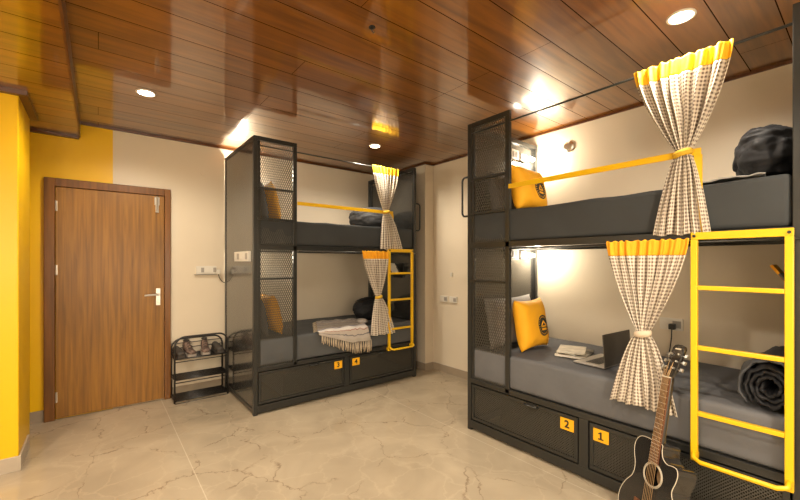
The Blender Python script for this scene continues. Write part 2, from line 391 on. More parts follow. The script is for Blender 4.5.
hd.tube([(.369, -.078, 1.075), (.33, -.080, 1.075), (.25, -.076, 1.071)], [.011, .010, .008], 10); hd.cyl((.369, -.03, 1.0), (.369, -.042, 1.0), .011, 12)
hd.build('door_handle', M['chrome'], leaf, bevel=.0015)

# ------------------------------------------------------------------ downlights and added fill lights
def downlight(x, y, z, label, first=[None]):
    if first[0] is None:
        e = empty('ceiling_downlight', (x, y, z))
        ringv = MB(); ringv.tube([(math.cos(a)*.058, math.sin(a)*.058, -.004) for a in [2*PI*i/28 for i in range(28)]], .007, 8, closed=True)
        ringv.build('trim_ring', M['white'], e, smooth=True)
        MB().cyl((0, 0, -.006), (0, 0, -.001), .052, 28).build('lamp_disc', M['lamp'], e)
        first[0] = e
    else:
        e = copy_tree(first[0]); e.location = (x, y, z)
    tag(e, label, 'ceiling light', 'recessed ceiling downlights')
    return e
def spot(x, y, z, watts, ang=158):
    l = bpy.data.lights.new('downlight_or_fill', 'SPOT'); l.energy = watts; l.color = (1, .885, .72); l.spot_size = R(ang); l.spot_blend = .6; l.shadow_soft_size = .06
    o = bpy.data.objects.new('downlight_or_fill', l); COL.objects.link(o); o.location = (x, y, z-.03)
DL = [(.284, 3.445, 'downlight above the door side of the room, left of the far bunk'),
      (2.389, 3.446, 'downlight over the front of the far bunk near its curtain'),
      (2.382, .638, 'large bright downlight above the near bunk curtain')]
for x, y, lb in DL:
    downlight(x, y, ZC, lb); spot(x, y, ZC, 52)
for x, y in ((.284, .638), (1.3, -.6)):  # first completes the downlight grid, second is added fill behind the viewer
    spot(x, y, ZC, 85)
for x, y, z, e_ in ((-1.2, -.9, 1.6, 34), (.7, -1.05, 1.3, 34)):  # unseen fill lights added behind the viewer to brighten the bunks
    l = bpy.data.lights.new('room_fill', 'POINT'); l.energy = e_; l.color = (1, .89, .74); l.shadow_soft_size = .3
    o = bpy.data.objects.new('room_fill', l); COL.objects.link(o); o.location = (x, y, z)
spot(-1.1, 1.9, SZ, 60)  # unseen fill spot added under the lowered ceiling
spot(-1.1, -.5, SZ, 45)  # another added fill spot, behind the viewer

# ------------------------------------------------------------------ bunk bed (local: x along the bed from head to foot, y from front to wall, z up)
LB, TB, ZT = 1.950, 1.0, 2.556
def diamond_mesh(mb, x0, x1, z0, z1, y, px, pz, w=.0035, th=.0025, plane='xz'):
    """expanded metal: two families of slanted strands clipped to the rectangle"""
    k = pz/px
    for sgn in (1, -1):
        lo = z0 - (k*(x1-x0) if sgn > 0 else 0); hi = z1 + (0 if sgn > 0 else k*(x1-x0))
        n = int((hi-lo)/pz)+1
        for i in range(n):
            c = lo + i*pz            # z at x0
            a, b2 = 0., x1-x0
            zz = lambda t: c + sgn*k*t
            # clip
            ts = sorted([((z0-c)/(sgn*k)), ((z1-c)/(sgn*k))])
            a = max(a, ts[0]); b2 = min(b2, ts[1])
            if b2-a < px*.15: continue
            dy = .0012*sgn
            if plane == 'xz': mb.bar((x0+a, y+dy, zz(a)), (x0+b2, y+dy, zz(b2)), th, w)
            else: mb.bar((y+dy, x0+a, zz(a)), (y+dy, x0+b2, zz(b2)), th, w)

def make_bunk():
    root = empty('bunk_bed')
    g = .038
    f = MB()
    for x0, y0 in ((0, 0), (0, TB-g), (LB-g, 0), (LB-g, TB-g)):
        f.box(x0, x0+g, y0, y0+g, 0, ZT)
    for x0 in (0, LB-g): f.box(x0, x0+g, g, TB-g, ZT-g, ZT); f.box(x0, x0+g, g, TB-g, 0.02, .06)
    fs2 = MB(); [fs2.add(f.v[i*8:i*8+8], [(0, 1, 3, 2), (4, 6, 7, 5), (0, 4, 5, 1), (2, 3, 7, 6), (0, 2, 6, 4), (1, 5, 7, 3)]) for i in (2, 3, 6, 7)]
    f2 = MB(); [f2.add(f.v[i*8:i*8+8], [(0, 1, 3, 2), (4, 6, 7, 5), (0, 4, 5, 1), (2, 3, 7, 6), (0, 2, 6, 4), (1, 5, 7, 3)]) for i in (0, 1, 4, 5)]
    f2.build('end_frame', M['metal'], root, bevel=.003); fs2.build('end_frame', M['metal'], root, bevel=.003)
    f = MB(); f.box(g, .415, 0, g*.8, ZT-g, ZT); f.box(g, g+.028, .006, g*.8, .40, ZT-g); f.box(.415-g, .415, 0, g*.8, .40, ZT-g)
    f.build('screen_frame', M['metal'], root, bevel=.003)
    # deck frames
    f = MB(); f.box(g, LB-g, 0, .03, 1.515, 1.56); f.box(g, LB-g, TB-.03, TB, 1.515, 1.56)
    for i in range(2): f.box((g, LB-g-.03)[i], (g+.03, LB-g)[i], .03, TB-.03, 1.52, 1.55)
    f.box(g+.03, LB-g-.03, .03, TB-.03, 1.535, 1.55)
    f.build('upper_deck', M['metal'], root, bevel=.002)
    f = MB(); f.box(g, LB-g, .0, .03, .395, .435); f.box(g, LB-g, .03, TB-.03, .405, .43); f.box(g, LB-g, TB-.03, TB, .395, .435)
    f.build('lower_deck', M['metal'], root, bevel=.002)
    f = MB(); f.box(g, LB-g, .0, .035, .02, .085); f.box(.945, 1.005, .0, .03, .085, .395); MB().box(g, LB-g, TB-.03, TB, .03, .08).build('base_rail', M['metal'], root, bevel=.003)
    f.build('base_rail', M['metal'], root, bevel=.003)
    # end sheets
    for x0 in (.006, LB-.010):
        f = MB().box(x0, x0+.004, g, TB-g, .06, ZT-g); f.build('end_panel', M['sheet'], root)
    # mesh screen at the head of the bed front
    f = MB(); diamond_mesh(f, g+.028, .415-g, .42, ZT-g, .016, .019, .044, w=.0052)
    sc = f.build('mesh_screen', M['meshmetal'], root)
    for z in (2.083, 1.80, 1.245, .425): MB().box(g, .415-g, -.006, .026, z-.008, z+.008).build('screen_crossbar', M['metal'], sc)
    # drawers
    for i, (a, b2) in enumerate(((g+.008, .937), (1.013, LB-g-.008))):
        f = MB(); w = .024; z0, z1 = .095, .385
        f.box(a, b2, .002, .022, z0, z0+w); f.box(a, b2, .002, .022, z1-w, z1); f.box(a, a+w, .002, .022, z0+w, z1-w); f.box(b2-w, b2, .002, .022, z0+w, z1-w)
        d = f.build('drawer', M['metal'], root, bevel=.002)
        f = MB(); diamond_mesh(f, a+w, b2-w, z0+w, z1-w, .012, .017, .017, w=.0045); f.build('mesh_front', M['meshmetal'], d)
        f = MB(); xa = a+.25 if i == 0 else a+.01
        f.box(xa, b2-.01, .05, .75, z0+.005, z0+.012); f.box(xa, xa+.006, .05, .75, z0+.012, .36); f.box(b2-.016, b2-.01, .05, .75, z0+.012, .36); f.box(xa, b2-.01, .744, .75, z0+.012, .36)
        f.build('drawer_box', M['metal'], d)
        hx = (.60, 1.45)[i]
        f = MB().tube([(hx-.05, .0, .372), (hx-.045, -.022, .372), (hx+.045, -.022, .372), (hx+.05, .0, .372)], .007, 8); f.build('drawer_handle', M['metal'], d, smooth=True)
        px = (.868, 1.085)[i]
        pl = MB().box(px-.046, px+.046, -.003, .001, .285, .362).build('number_plate', M['yellow_plate'], d); pl['slot'] = i
    # grab handles on both ends
    for sx, x0 in ((-1, 0), (1, LB)):
        pts = []
        za, zb, pr = 1.79, 2.12, .075
        path = [(x0, .02, zb), (x0+sx*(pr-.03), .02, zb)]
        for k in range(5): a = PI/2*k/4; path.append((x0+sx*(pr-.03+.03*math.sin(a)), .02, zb-.03+.03*math.cos(a)))
        for k in range(5): a = PI/2*k/4; path.append((x0+sx*(pr-.03+.03*math.cos(a)), .02, za+.03-.03*math.sin(a)))
        path.append((x0, .02, za))
        gh = MB().tube(path, .0085, 10).build('grab_handle', M['metal'], root, smooth=True); gh['end'] = (sx+1)//2
    # yellow guard rail
    f = MB(); f.box(.415, 1.585, -.012, -.002, 1.955, 1.99); f.box(1.555, 1.59, -.012, -.002, 1.545, 1.955)
    f.build('guard_rail', M['yellow_metal'], root, bevel=.002)
    # ladder
    a, b2, y0 = 1.550, 1.892, -.045
    f = MB(); f.box(a, b2+.029, y0, y0+.012, 1.515, 1.552)
    lad = f.build('ladder', M['yellow_metal'], root, bevel=.002)
    for x in (a, b2):
        f = MB(); f.box(x, x+.029, y0-.006, y0+.018, .385, 1.515); f.box(x+.004, x+.025, y0+.018, 0, .39, .42); f.box(x+.004, x+.025, y0+.018, 0, 1.52, 1.545)
        f.build('ladder_rail', M['yellow_metal'], lad, bevel=.003)
    for z in (1.27, .965, .630):
        f = MB().box(a+.029, b2, y0-.008, y0+.02, z-.011, z+.011); f.build('rung', M['yellow_metal'], lad, bevel=.003)
    f = MB().tube([(a+.016, y0-.004, .43), (a+.02, y0-.03, .41), (a+.05, y0-.045, .402), (b2-.02, y0-.045, .402), (b2+.012, y0-.03, .41), (b2+.016, y0-.004, .43)], .011, 10)
    f.build('foot_bar', M['yellow_metal'], lad, smooth=True)
    # bolts on the ladder heads
    for x in (a+.015, b2+.015):
        for z in (1.533, .405): MB().cyl((x, y0-.010, z), (x, y0+.0, z), .007, 8).build('ladder_bolt', M['black'], lad)
    # curtain rods
    for z, x0 in ((2.473, .0), (1.505, .415)):
        f = MB().cyl((x0+.01, .012 if z > 2 else -.012, z), (LB-.01, .012 if z > 2 else -.012, z), .007, 10); f.build('curtain_rod', M['metal'], root, smooth=True)
    return root

bunk1 = make_bunk()
B1 = (1.103, 3.519); B2 = (2.435, 2.149)
bunk1.location = (*B1, 0)
bunk2 = copy_tree(bunk1); bunk2.location = (*B2, 0); bunk2.rotation_euler = (0, 0, -PI/2)
tag(bunk1, 'far charcoal metal bunk bed with drawers 3 and 4, beside the shoe rack', 'bunk bed', 'charcoal metal bunk beds with yellow ladders')
tag(bunk2, 'near charcoal metal bunk bed with drawers 2 and 1, behind the guitar', 'bunk bed', 'charcoal metal bunk beds with yellow ladders')
def put_numbers(bk, nums):
    for d in children(bk):
        if d.name.split('.')[0] != 'drawer': continue
        for p in children(d):
            if 'slot' in p:
                i = p['slot']; del p['slot']
                tag(p, 'yellow plate with the number %s' % nums[i])
                if nums[i] == '1':
                    o1 = MB().prism([(-.016, -.024), (.016, -.024), (.016, -.016), (.0055, -.016), (.0055, .024), (-.002, .024), (-.016, .015), (-.013, .008), (-.005, .013), (-.005, -.016), (-.016, -.016)], -.0015, 0).build('plate_number', M['black'], d)
                    o1.location = ((.868, 1.085)[i], -.0031, .3235); continue
                text_mesh('plate_number', nums[i], .068, M['black'], d, ((.868, 1.085)[i], -.0035, .3235), (PI/2, 0, 0))
for c in children(bunk1):
    if c.name.startswith('ladder'): c.location.x = -.058
    if c.name.startswith('grab_handle') and c['end'] == 0: bpy.data.objects.remove(c)
put_numbers(bunk1, '34'); put_numbers(bunk2, '21')

def place(o, k, s, t, z, rz=0., rx=0., ry=0.):
    if k == 1: o.location = (B1[0]+s, B1[1]+t, z); base = 0
    else: o.location = (B2[0]+t, B2[1]-s, z); base = -PI/2
    o.rotation_euler = (Matrix.Rotation(base+rz, 3, 'Z') @ Matrix.Rotation(rx, 3, 'X') @ Matrix.Rotation(ry, 3, 'Y')).to_euler()
    return o

# ------------------------------------------------------------------ mattresses
def mattress(k, z0, z1, m, label, amp=.006, seed=0):
    L2, T2 = 1.868, .93
    bm = bmesh.new(); bmesh.ops.create_cube(bm, size=1)
    for v in bm.verts: v.co = Vector((v.co.x*L2, v.co.y*T2, v.co.z*(z1-z0)))
    bmesh.ops.bevel(bm, geom=list(bm.edges), offset=.028, segments=3, profile=.6, affect='EDGES')
    bmesh.ops.subdivide_edges(bm, edges=[e for e in bm.edges if e.calc_length() > .3], cuts=26, use_grid_fill=True)
    for v in bm.verts:
        p = v.co*1.0
        n = noise.noise(Vector((p.x*5+seed, p.y*9, p.z*2)))
        w = noise.noise(Vector((p.x*22+p.z*14+seed, p.y*3, p.z*3)))
        if v.co.z > (z1-z0)*.3: v.co.z += amp*n - amp*.8
        elif v.co.y < -T2*.45: v.co.y += abs(w)*amp*.9
    for f in bm.faces: f.smooth = True
    me = bpy.data.meshes.new('mattress'); bm.to_mesh(me); bm.free(); me.materials.append(m)
    o = bpy.data.objects.new('mattress', me); COL.objects.link(o)
    place(o, k, LB/2, .012+T2/2, (z0+z1)/2+.001)
    tag(o, label, 'mattress', 'grey sheeted bunk mattresses')
mattress(1, .436, .69, M['midcloth'], 'lower mattress of the far bunk under the striped throw', seed=3)
mattress(1, 1.561, 1.81, M['darkcloth'], 'upper mattress of the far bunk in dark sheet', seed=7, amp=.012)
mattress(2, .436, .69, M['sheetcloth'], 'lower mattress of the near bunk with laptop on it', seed=11)
mattress(2, 1.561, 1.81, M['darkcloth'], 'upper mattress of the near bunk in dark sheet', seed=17, amp=.01)

# ------------------------------------------------------------------ curtains
def curtain(k, name_label, s0, s1, st, sb0, sb1, zt, ztie, zb, bandm, tiem, seed, t=-.03, band=.085, group='checked tie-back bunk curtains'):
    W = .62; nf = 7; top = zt+.012
    Ht = top-ztie; H = top-zb; rnd = random.Random(seed); ph = [rnd.uniform(0, 6.28) for _ in range(4)]
    sc = (s0+s1)/2
    def prof(h):      # h = drop below the top: returns centre, half width, amplitude
        if h < Ht:
            q = h/Ht; e = q**1.45
            w = (1-e)*(s1-s0)/2+e*.026; c = sc*(1-q**1.1)+st*q**1.1; a = .008*(1-q)+.010*math.sin(PI*q)+.010*q
        else:
            q = (h-Ht)/(H-Ht); e = q**.62
            w = .026+e*((sb1-sb0)/2-.026); c = st*(1-e)+(sb0+sb1)/2*e; a = .010+.008*e
        return c, w, a
    def P(u, h):
        c, w, a = prof(h)
        uu = 2*u-1
        jit = .22*noise.noise(Vector((u*5+seed, h*3, 0)))
        x = c+w*(uu+jit*(1-uu*uu)*.6)
        mod = .75+.6*noise.noise(Vector((u*4+seed, h*1.3, 5)))
        y = a*mod*math.sin(2*PI*nf*u+ph[0]+1.6*math.sin(3.3*u+ph[1]+h*1.2))+.35*a*math.sin(2*PI*nf*2.3*u+ph[2]+h*3)
        # round the gather: the outer folds turn back
        y += .02*(1-w/.2)*(uu*uu) if w < .2 else 0
        z = -h
        if h > H-.12: z += .004*math.sin(2*PI*3*u+ph[3])*(h-H+.12)/.12
        if h < .03: z += .004*math.sin(2*PI*nf*1.5*u)
        return x, y, z
    def uvf(h0, h1):
        return lambda u, v: (u*W, h0+(h1-h0)*v)
    root = empty('curtain'); ox = st
    def piece(nm, h0, h1, nv, m, par, ww=1.0):
        mb = MB(); mb.grid(lambda u, v: Vector(P(u, h0+(h1-h0)*v))-Vector((ox, 0, 0)), 170, nv, uvf(h0, h1))
        return mb.build(nm, m, par, smooth=True, solid=.003)
    piece('curtain_cloth', band, H, 70, M['check'], root)
    bd = piece('heading_band', 0, band, 10, bandm, root)
    mb = MB(); pts = []
    mb.tube([(.034*math.cos(a), .026*math.sin(a)+.005, -Ht+.004*math.cos(a)) for a in [2*PI*i/24 for i in range(24)]], .012, 8, closed=True)
    for v in range(len(mb.v)):
        x, y, z = mb.v[v]; mb.v[v] = (x, y, -Ht+(z+Ht)*1.5)
    mb.build('tieback', tiem, root, smooth=True)
    place(root, k, ox, t, top)
    tag(root, name_label, 'curtain', group)
    return root
curtain(1, 'upper checked curtain of the far bunk with bright yellow heading', 1.283, 1.651, 1.476, 1.392, 1.711, 2.470, 1.972, 1.549, M['band'], M['tie'], 5)
curtain(1, 'lower checked curtain of the far bunk above the black roll', 1.138, 1.491, 1.36, 1.256, 1.588, 1.510, 1.010, .585, M['band_orange'], M['tie'], 15, t=-.045)
curtain(2, 'upper checked curtain of the near bunk hanging from the rod by the ceiling', 1.277, 1.717, 1.512, 1.374, 1.625, 2.470, 1.972, 1.545, M['band'], M['tie'], 25)
curtain(2, 'lower checked curtain of the near bunk just behind the guitar neck', 1.134, 1.546, 1.328, 1.151, 1.493, 1.510, .998, .585, M['band_orange'], M['tie_cream'], 35, t=-.045)

# ------------------------------------------------------------------ cushions and pillows
def cushion_mesh(w, h, th, m, name='cushion', seed=0, pinch=.09):
    mb = MB(); n = 26
    def fn(sg):
        def f(u, v):
            a, b2 = 2*u-1, 2*v-1
            ed = max(0, (1-a**4))*max(0, (1-b2**4)); y = sg*th/2*ed**.55
            y += sg*.006*noise.noise(Vector((a*3+seed, b2*3, sg)))*ed
            pin = 1-pinch*(1-a*a)*(b2*b2) ; pin2 = 1-pinch*(1-b2*b2)*(a*a)
            return a*w/2*pin2, y, h/2+b2*h/2*pin
        return f
    mb.grid(fn(-1), n, n); mb.grid(fn(1), n, n)
    me = mb.mesh(name, m, True)
    bm = bmesh.new(); bm.from_mesh(me); bmesh.ops.remove_doubles(bm, verts=bm.verts, dist=.0008); bmesh.ops.recalc_face_normals(bm, faces=bm.faces)
    for f in bm.faces: f.smooth = True
    bm.to_mesh(me); bm.free()
    return me
def cushion(name, k, s, t, z, w, h, th, m, rz, lean, label, cat, group, seed=0):
    o = bpy.data.objects.new(name, cushion_mesh(w, h, th, m, name, seed)); COL.objects.link(o)
    place(o, k, s, t, z, rz=rz, rx=lean); return tag(o, label, cat, group)
og = 'orange cushions with a round black badge'
# faces the foot of the bed: local -y turned to +s
FR = PI/2
cushion('cushion', 2, .405, .365, .692, .41, .41, .15, M['orange'], FR+.05, R(-10), 'orange cushion with black round badge on the lower near bed', 'cushion', og, 1)
cushion('cushion', 2, .385, .36, 1.812, .47, .38, .15, M['orange'], FR+.05, R(-11), 'orange cushion with black badge on the upper near bed', 'cushion', og, 2)
cushion('cushion', 1, .31, .34, .692, .44, .40, .14, M['orange'], FR, R(-13), 'orange cushion seen through mesh on the lower far bed', 'cushion', og, 3)
cushion('cushion', 1, .29, .34, 1.812, .44, .38, .14, M['orange'], FR, R(-13), 'orange cushion seen through mesh on the upper far bed', 'cushion', og, 4)
pg = 'plain pillows leaning behind the orange cushions'
cushion('pillow', 2, .21, .37, .692, .66, .42, .14, M['greypillow'], FR, R(-10), 'pale grey pillow behind orange cushion, lower near bed', 'pillow', pg, 5)
cushion('pillow', 2, .17, .42, 1.812, .62, .36, .12, M['darkpillow'], FR, R(-10), 'dark grey pillow behind orange cushion, upper near bed', 'pillow', pg, 6)
cushion('pillow', 1, .17, .42, .692, .62, .36, .12, M['darkpillow'], FR, R(-10), 'dark grey pillow behind mesh, lower far bed', 'pillow', pg, 7)
cushion('pillow', 1, .17, .42, 1.812, .62, .36, .12, M['darkpillow'], FR, R(-10), 'dark grey pillow behind mesh, upper far bed', 'pillow', pg, 8)

# ------------------------------------------------------------------ rolled quilts
def quilt_roll(k, s, t, z, rad, length, rz, label, m, seed, wrap=None, flat=.92):
    """spiral of a thick quilt, axis along local y (depth)"""
    root = empty('rolled_quilt')
    def ribbon(r0, r1, turns, th, a0, ln, matl, nm):
        mb = MB(); n = int(46*turns); sec = []
        for j in range(12):
            q = j/12*2*PI; cx, sy = math.cos(q), math.sin(q)
            sec.append((math.copysign(abs(cx)**.7, cx)*th/2, math.copysign(abs(sy)**.35, sy)*ln/2))
        ring0 = []
        for i in range(n+1):
            f = i/n; a = a0+f*turns*2*PI; r = r0+(r1-r0)*f
            row = []
            for j, (dr, dy) in enumerate(sec):
                nn = noise.noise(Vector((math.cos(a)*2.4+seed, math.sin(a)*2.4+f*3, dy*9)))
                n2 = noise.noise(Vector((math.cos(a)*6+seed*2, math.sin(a)*6, dy*22)))
                out = max(0, dr)/(th/2)
                rr = r+dr+(.016*nn+.008*n2)*(.4+.6*out)*(r/r1)
                rr += .010*noise.noise(Vector((a*3.1, dy*30, seed)))
                x = rr*math.cos(a); zz = rr*math.sin(a)*flat
                mxz = -rad*flat+.004
                if zz < mxz: zz = mxz + (zz-mxz)*.05
                row.append((x, dy+.012*noise.noise(Vector((a*2, f*8, seed))), zz))
            ring0.append(row)
        vs = [v for row in ring0 for v in row]; fs = []; J = len(sec)
        for i in range(n):
            for j in range(J): fs.append((i*J+j, i*J+(j+1) % J, (i+1)*J+(j+1) % J, (i+1)*J+j))
        fs += [tuple(range(J)), tuple(n*J+j for j in range(J))]
        mb.add(vs, fs)
        return mb.build(nm, matl, root, smooth=True)
    th = (rad-.03)/3.1
    ribbon(.025, rad-th*.5, 3.2, th*1.05, .6+seed, length, m, 'quilt')
    if wrap:
        ribbon(rad+.006, rad+.014, .56, .020, .35, length*.96, wrap, 'outer_layer')
    place(root, k, s, t, z+rad*flat-.002, rz=rz)
    # put the Empty on the mattress: parts shifted up by the radius
    root.location.z = z
    for c in children(root): c.location.z = rad*flat-.004
    return tag(root, label, 'quilt')
quilt_roll(2, 1.832, .25, .688, .098, .42, 0, 'black quilt rolled in a grey layer, lower near bed behind the ladder', M['duvet'], 2.1, wrap=M['duvet_grey'], flat=1.22)
def quilt_bundle(k, s, t, z, a, b2, c, rz, label, m, seed, amp=1.):
    mb = MB()
    def f(u, v):
        th, ph = 2*PI*u, PI*(v-.5)
        d = Vector((math.cos(ph)*math.cos(th), math.cos(ph)*math.sin(th), math.sin(ph)))
        e = .85
        p = Vector([math.copysign(abs(q)**e, q) for q in d])
        n1 = noise.noise(Vector((d.x*1.5+seed, d.y*4, d.z*4))); n2 = abs(noise.noise(Vector((d.x*1.5, d.y*2.2+seed, d.z*4.5+n1*1.5))))
        g = 1+amp*(.12*n1-.085*max(0, .22-n2)/.22)
        x, y, zz = p.x*a*g, p.y*b2*g, p.z*c*g
        return x, y, max(zz, -c*.86)+c*.86
    mb.grid(f, 90, 60)
    o = mb.build('quilt_bundle', m, smooth=True)
    place(o, k, s, t, z, rz=rz)
    return tag(o, label, 'quilt')
quilt_bundle(2, 1.79, .42, 1.812, .140, .30, .165, 0, 'puffy black quilt bundle on the upper near bed', M['duvet'], 4.3, .65)
quilt_bundle(1, 1.61, .45, .692, .26, .20, .145, 0, 'black quilt bundle on the lower far bed behind the curtain', M['duvet'], 6.7, .6)
quilt_bundle(1, 1.61, .48, 1.812, .28, .24, .15, 0, 'dark grey quilt bundle on the upper far bed behind the curtain', M['duvet_grey'], 8.2, .5)

# light grey crumpled sheet edge under the upper quilt
mb = MB(); mb.grid(lambda u, v: (-.14+.36*u-.06*v, -.37+.5*v, .006+.018*math.sin(PI*min(1, v*1.2))*(1-.3*u)+.012*noise.noise(Vector((u*6, v*9, 1.3)))+.006), 30, 24)
o = mb.build('folded_sheet', M['greypillow'], smooth=True, solid=.006)
o.data.materials[0] = mat('pale_grey_sheet', (.30, .29, .27), .8, bump=(8, .4, .02))
place(o, 2, 1.60, .40, 1.808); tag(o, 'pale grey crumpled sheet under the upper quilt bundle', 'sheet')

# ------------------------------------------------------------------ striped throw with tassels on the lower far bed
th = empty('striped_throw')
A, Bq, Cq, D = Vector((-.40, -.515)), Vector((-.12, .10)), Vector((.36, .0)), Vector((.18, -.515))
def thr(u, v):
    # v 0 at the back, 1 at the front edge of the bed, then hanging
    if v < .7:
        q = v/.7; p = (Bq*(1-u)+Cq*u)*(1-q)+(A*(1-u)+D*u)*q
        z = .012+.012*abs(noise.noise(Vector((u*7, v*6, 2))))+.010*math.sin(u*9+v*4)**2
        return p.x, p.y, z
    q = (v-.7)/.3; p = A*(1-u)+D*u
    drop = q*(.03+.13*min(1, u*1.6))
    return p.x+.05*q*u, p.y-.026-.006*math.sin(u*30)*q, .016-drop
mb = MB(); mb.grid(thr, 44, 36, lambda u, v: (u*1.0+v*.35, v*.6))
mb.build('throw_cloth', M['throw'], th, smooth=True, solid=.006)
tf = MB(); rn = random.Random(3)
for i in range(30):
    u = .05+.95*i/29; x, y, z = thr(u, 1.0); Ld = .065+.05*u+.02*rn.random()
    tf.tube([(x, y, z+.004), (x+rn.uniform(-.004, .004), y-.004, z-Ld*.5), (x+rn.uniform(-.008, .008), y-.002, z-Ld)], [.0035, .0065, .0045], 5)
for i in range(14):
    v = .05+.6*i/13; x, y, z = thr(0, v); tf.tube([(x+.003, y, z), (x-.03, y-.01, z-.004), (x-.05, y-.012+rn.uniform(-.008, .008), .006)], [.003, .004, .003], 5)
tfo = tf.build('tassel_fringe', M['tassel'], th, smooth=True); tfo['kind'] = 'stuff'
kn = MB(); kn.grid(lambda u, v: ((.06+.0*v)*math.cos(2*PI*u)*math.sin(PI*v)*(1+.25*noise.noise(Vector((u*4, v*4, 0)))), .08*math.cos(PI*v), .012+.036*(1+math.sin(2*PI*u)*math.sin(PI*v))/1.2), 20, 12, lambda u, v: (u*2, v))
k2 = kn.build('bunched_corner', M['throw'], th, smooth=True); k2.location = (.26, -.30, -.008)
place(th, 1, 1.02, .485, .688); tag(th, 'cream striped throw with tassels over the edge of the lower far bed', 'blanket')

# ------------------------------------------------------------------ books and laptop on the lower near bed
def book(dx, dy, z, w, d, h, rz, m, label):
    e = empty('book'); 
    MB().box(-w/2, w/2, -d/2, d/2, 0, .003).box(-w/2, w/2, -d/2, d/2, h-.003, h).box(-w/2, -w/2+.004, -d/2, d/2, .003, h-.003).build('book_cover', m, e, bevel=.001)
    MB().box(-w/2+.004, w/2-.004, -d/2+.004, d/2-.004, .003, h-.003).build('pages', M['white'], e)
    place(e, 2, dx, dy, z, rz=rz); tag(e, label, 'book', 'books and magazines beside the laptop')
book(.69, .45, .690, .215, .30, .016, .25, M['paper'], 'cream magazine at the bottom of the pile left of the laptop')
book(.695, .445, .7062, .17, .25, .014, -.1, M['paper_dark'], 'dark covered book in the middle of the pile by the laptop')
book(.68, .43, .7204, .19, .27, .009, .4, M['paper'], 'pale magazine on top of the pile by the laptop')

lp = empty('laptop')
MB().box(-.11, .11, -.185, .185, .004, .016).build('base', M['laptop_deck'], lp, bevel=.004)
kb = MB()
for i in range(5):
    for j in range(13): kb.box(-.045+i*.0195+.002, -.045+i*.0195+.0175, -.14+j*.0215+.002, -.14+j*.0215+.0195, .0162, .0178)
ko = kb.build('keyboard', M['black'], lp); ko['kind'] = 'stuff'
MB().box(-.095, -.055, -.045, .045, .0161, .0166).build('trackpad', M['laptop_deck'], lp)
ld = MB().box(0, .006, -.185, .185, 0, .215).build('lid', M['laptop'], lp, bevel=.003); ld.location = (.108, 0, .014); ld.rotation_euler = (0, R(-4), 0)
sc = MB().box(-.0012, 0, -.175, .175, .012, .205).build('screen', M['black'], ld)
place(lp, 2, .93, .375, .688, rz=-.07); tag(lp, 'open grey laptop with its back turned on the lower near bed', 'laptop')

# ------------------------------------------------------------------ sockets, lamps on the bunk heads
def switch_board(loc, rz, w, h, n, label, name='switch_board', d=.02, small=False):
    e = empty(name, loc, rz)
    MB().box(-w/2, w/2, -d, 0, -h/2, h/2).build('back_box', M['white'], e, bevel=.003)
    for i in range(n):
        x = -w/2+w*(i+.5)/n
        MB().box(x-w/n*.36, x+w/n*.36, -d-.003, -d, -h*.3, h*.3).build('rocker', M['white'] if (i+n) % 3 else M['whitegrey'], e, bevel=.001)
    return tag(e, label, 'switch')
sb = switch_board((.925, WY, 1.315), 0, .20, .085, 5, 'long white switch board on the wall between door and far bunk')
MB().box(-.12, .10, -.03, 0, -.052, -.046).build('ledge', M['whitegrey'], sb, bevel=.002)
pg_ = empty('power_plug', (1.035, WY-.024, 1.298), 0, 'white plug with dark cable running behind the far bunk', 'plug')
MB().box(-.018, .018, -.04, -.001, -.03, .02).build('plug_body', M['white'], pg_, bevel=.005)
MB().tube([(0, -.03, -.03), (.01, -.03, -.07), (.045, -.012, -.115), (.10, -.008, -.14), (.16, -.008, -.16)], .004, 8).build('cable', M['wire'], pg_, smooth=True)
# board on the outer end sheet of the far bunk (faces the door side)
e = switch_board((B1[0]+.0055, 3.83, 1.455), -PI/2, .44, .095, 5, 'white switch board on the end sheet of the far bunk', d=.03)
switch_board((WX, 3.43, .935), PI/2, .13, .075, 2, 'white double socket on the right wall nearest the corner column').rotation_euler = (0, 0, -PI/2)
switch_board((WX, 3.27, .935), -PI/2, .12, .075, 2, 'white double socket on the right wall nearest the near bunk')
switch_board((WX, 3.30, 1.245), -PI/2, .03, .05, 1, 'tiny white wall plate above the double sockets')
s2 = switch_board((WX, .985, .925), -PI/2, .15, .09, 2, 'white socket on the wall above the lower near bed')
pc = empty('charger_cable', (WX-.024, .97, .91), -PI/2, 'black charger cable hanging from the wall socket near the guitar', 'cable')
MB().box(-.02, .02, -.04, -.001, -.02, .02).build('plug_body', M['black'], pc, bevel=.004)
MB().tube([(0, -.03, -.02), (.0, -.034, -.08), (-.01, -.03, -.16), (-.02, -.03, -.215)], .004, 8).build('cable', M['wire'], pc, smooth=True)

kb_ = empty('wall_cap', (WX, 1.80, 2.48), -PI/2, 'small round silver cap on the wall above the upper near bed', 'wall fitting')
MB().tube([(0, 0, 0), (0, -.012, 0), (0, -.02, 0)], [.05, .05, .035], 24).build('cap', M['chrome'], kb_, smooth=False)
kb2 = empty('wall_cap', (.893, WY, 2.368), 0, 'small pale round cap high on the wall beside the far bunk', 'wall fitting')
MB().tube([(0, 0, 0), (0, -.006, 0)], [.028, .024], 20).build('cap', M['cream'], kb2)

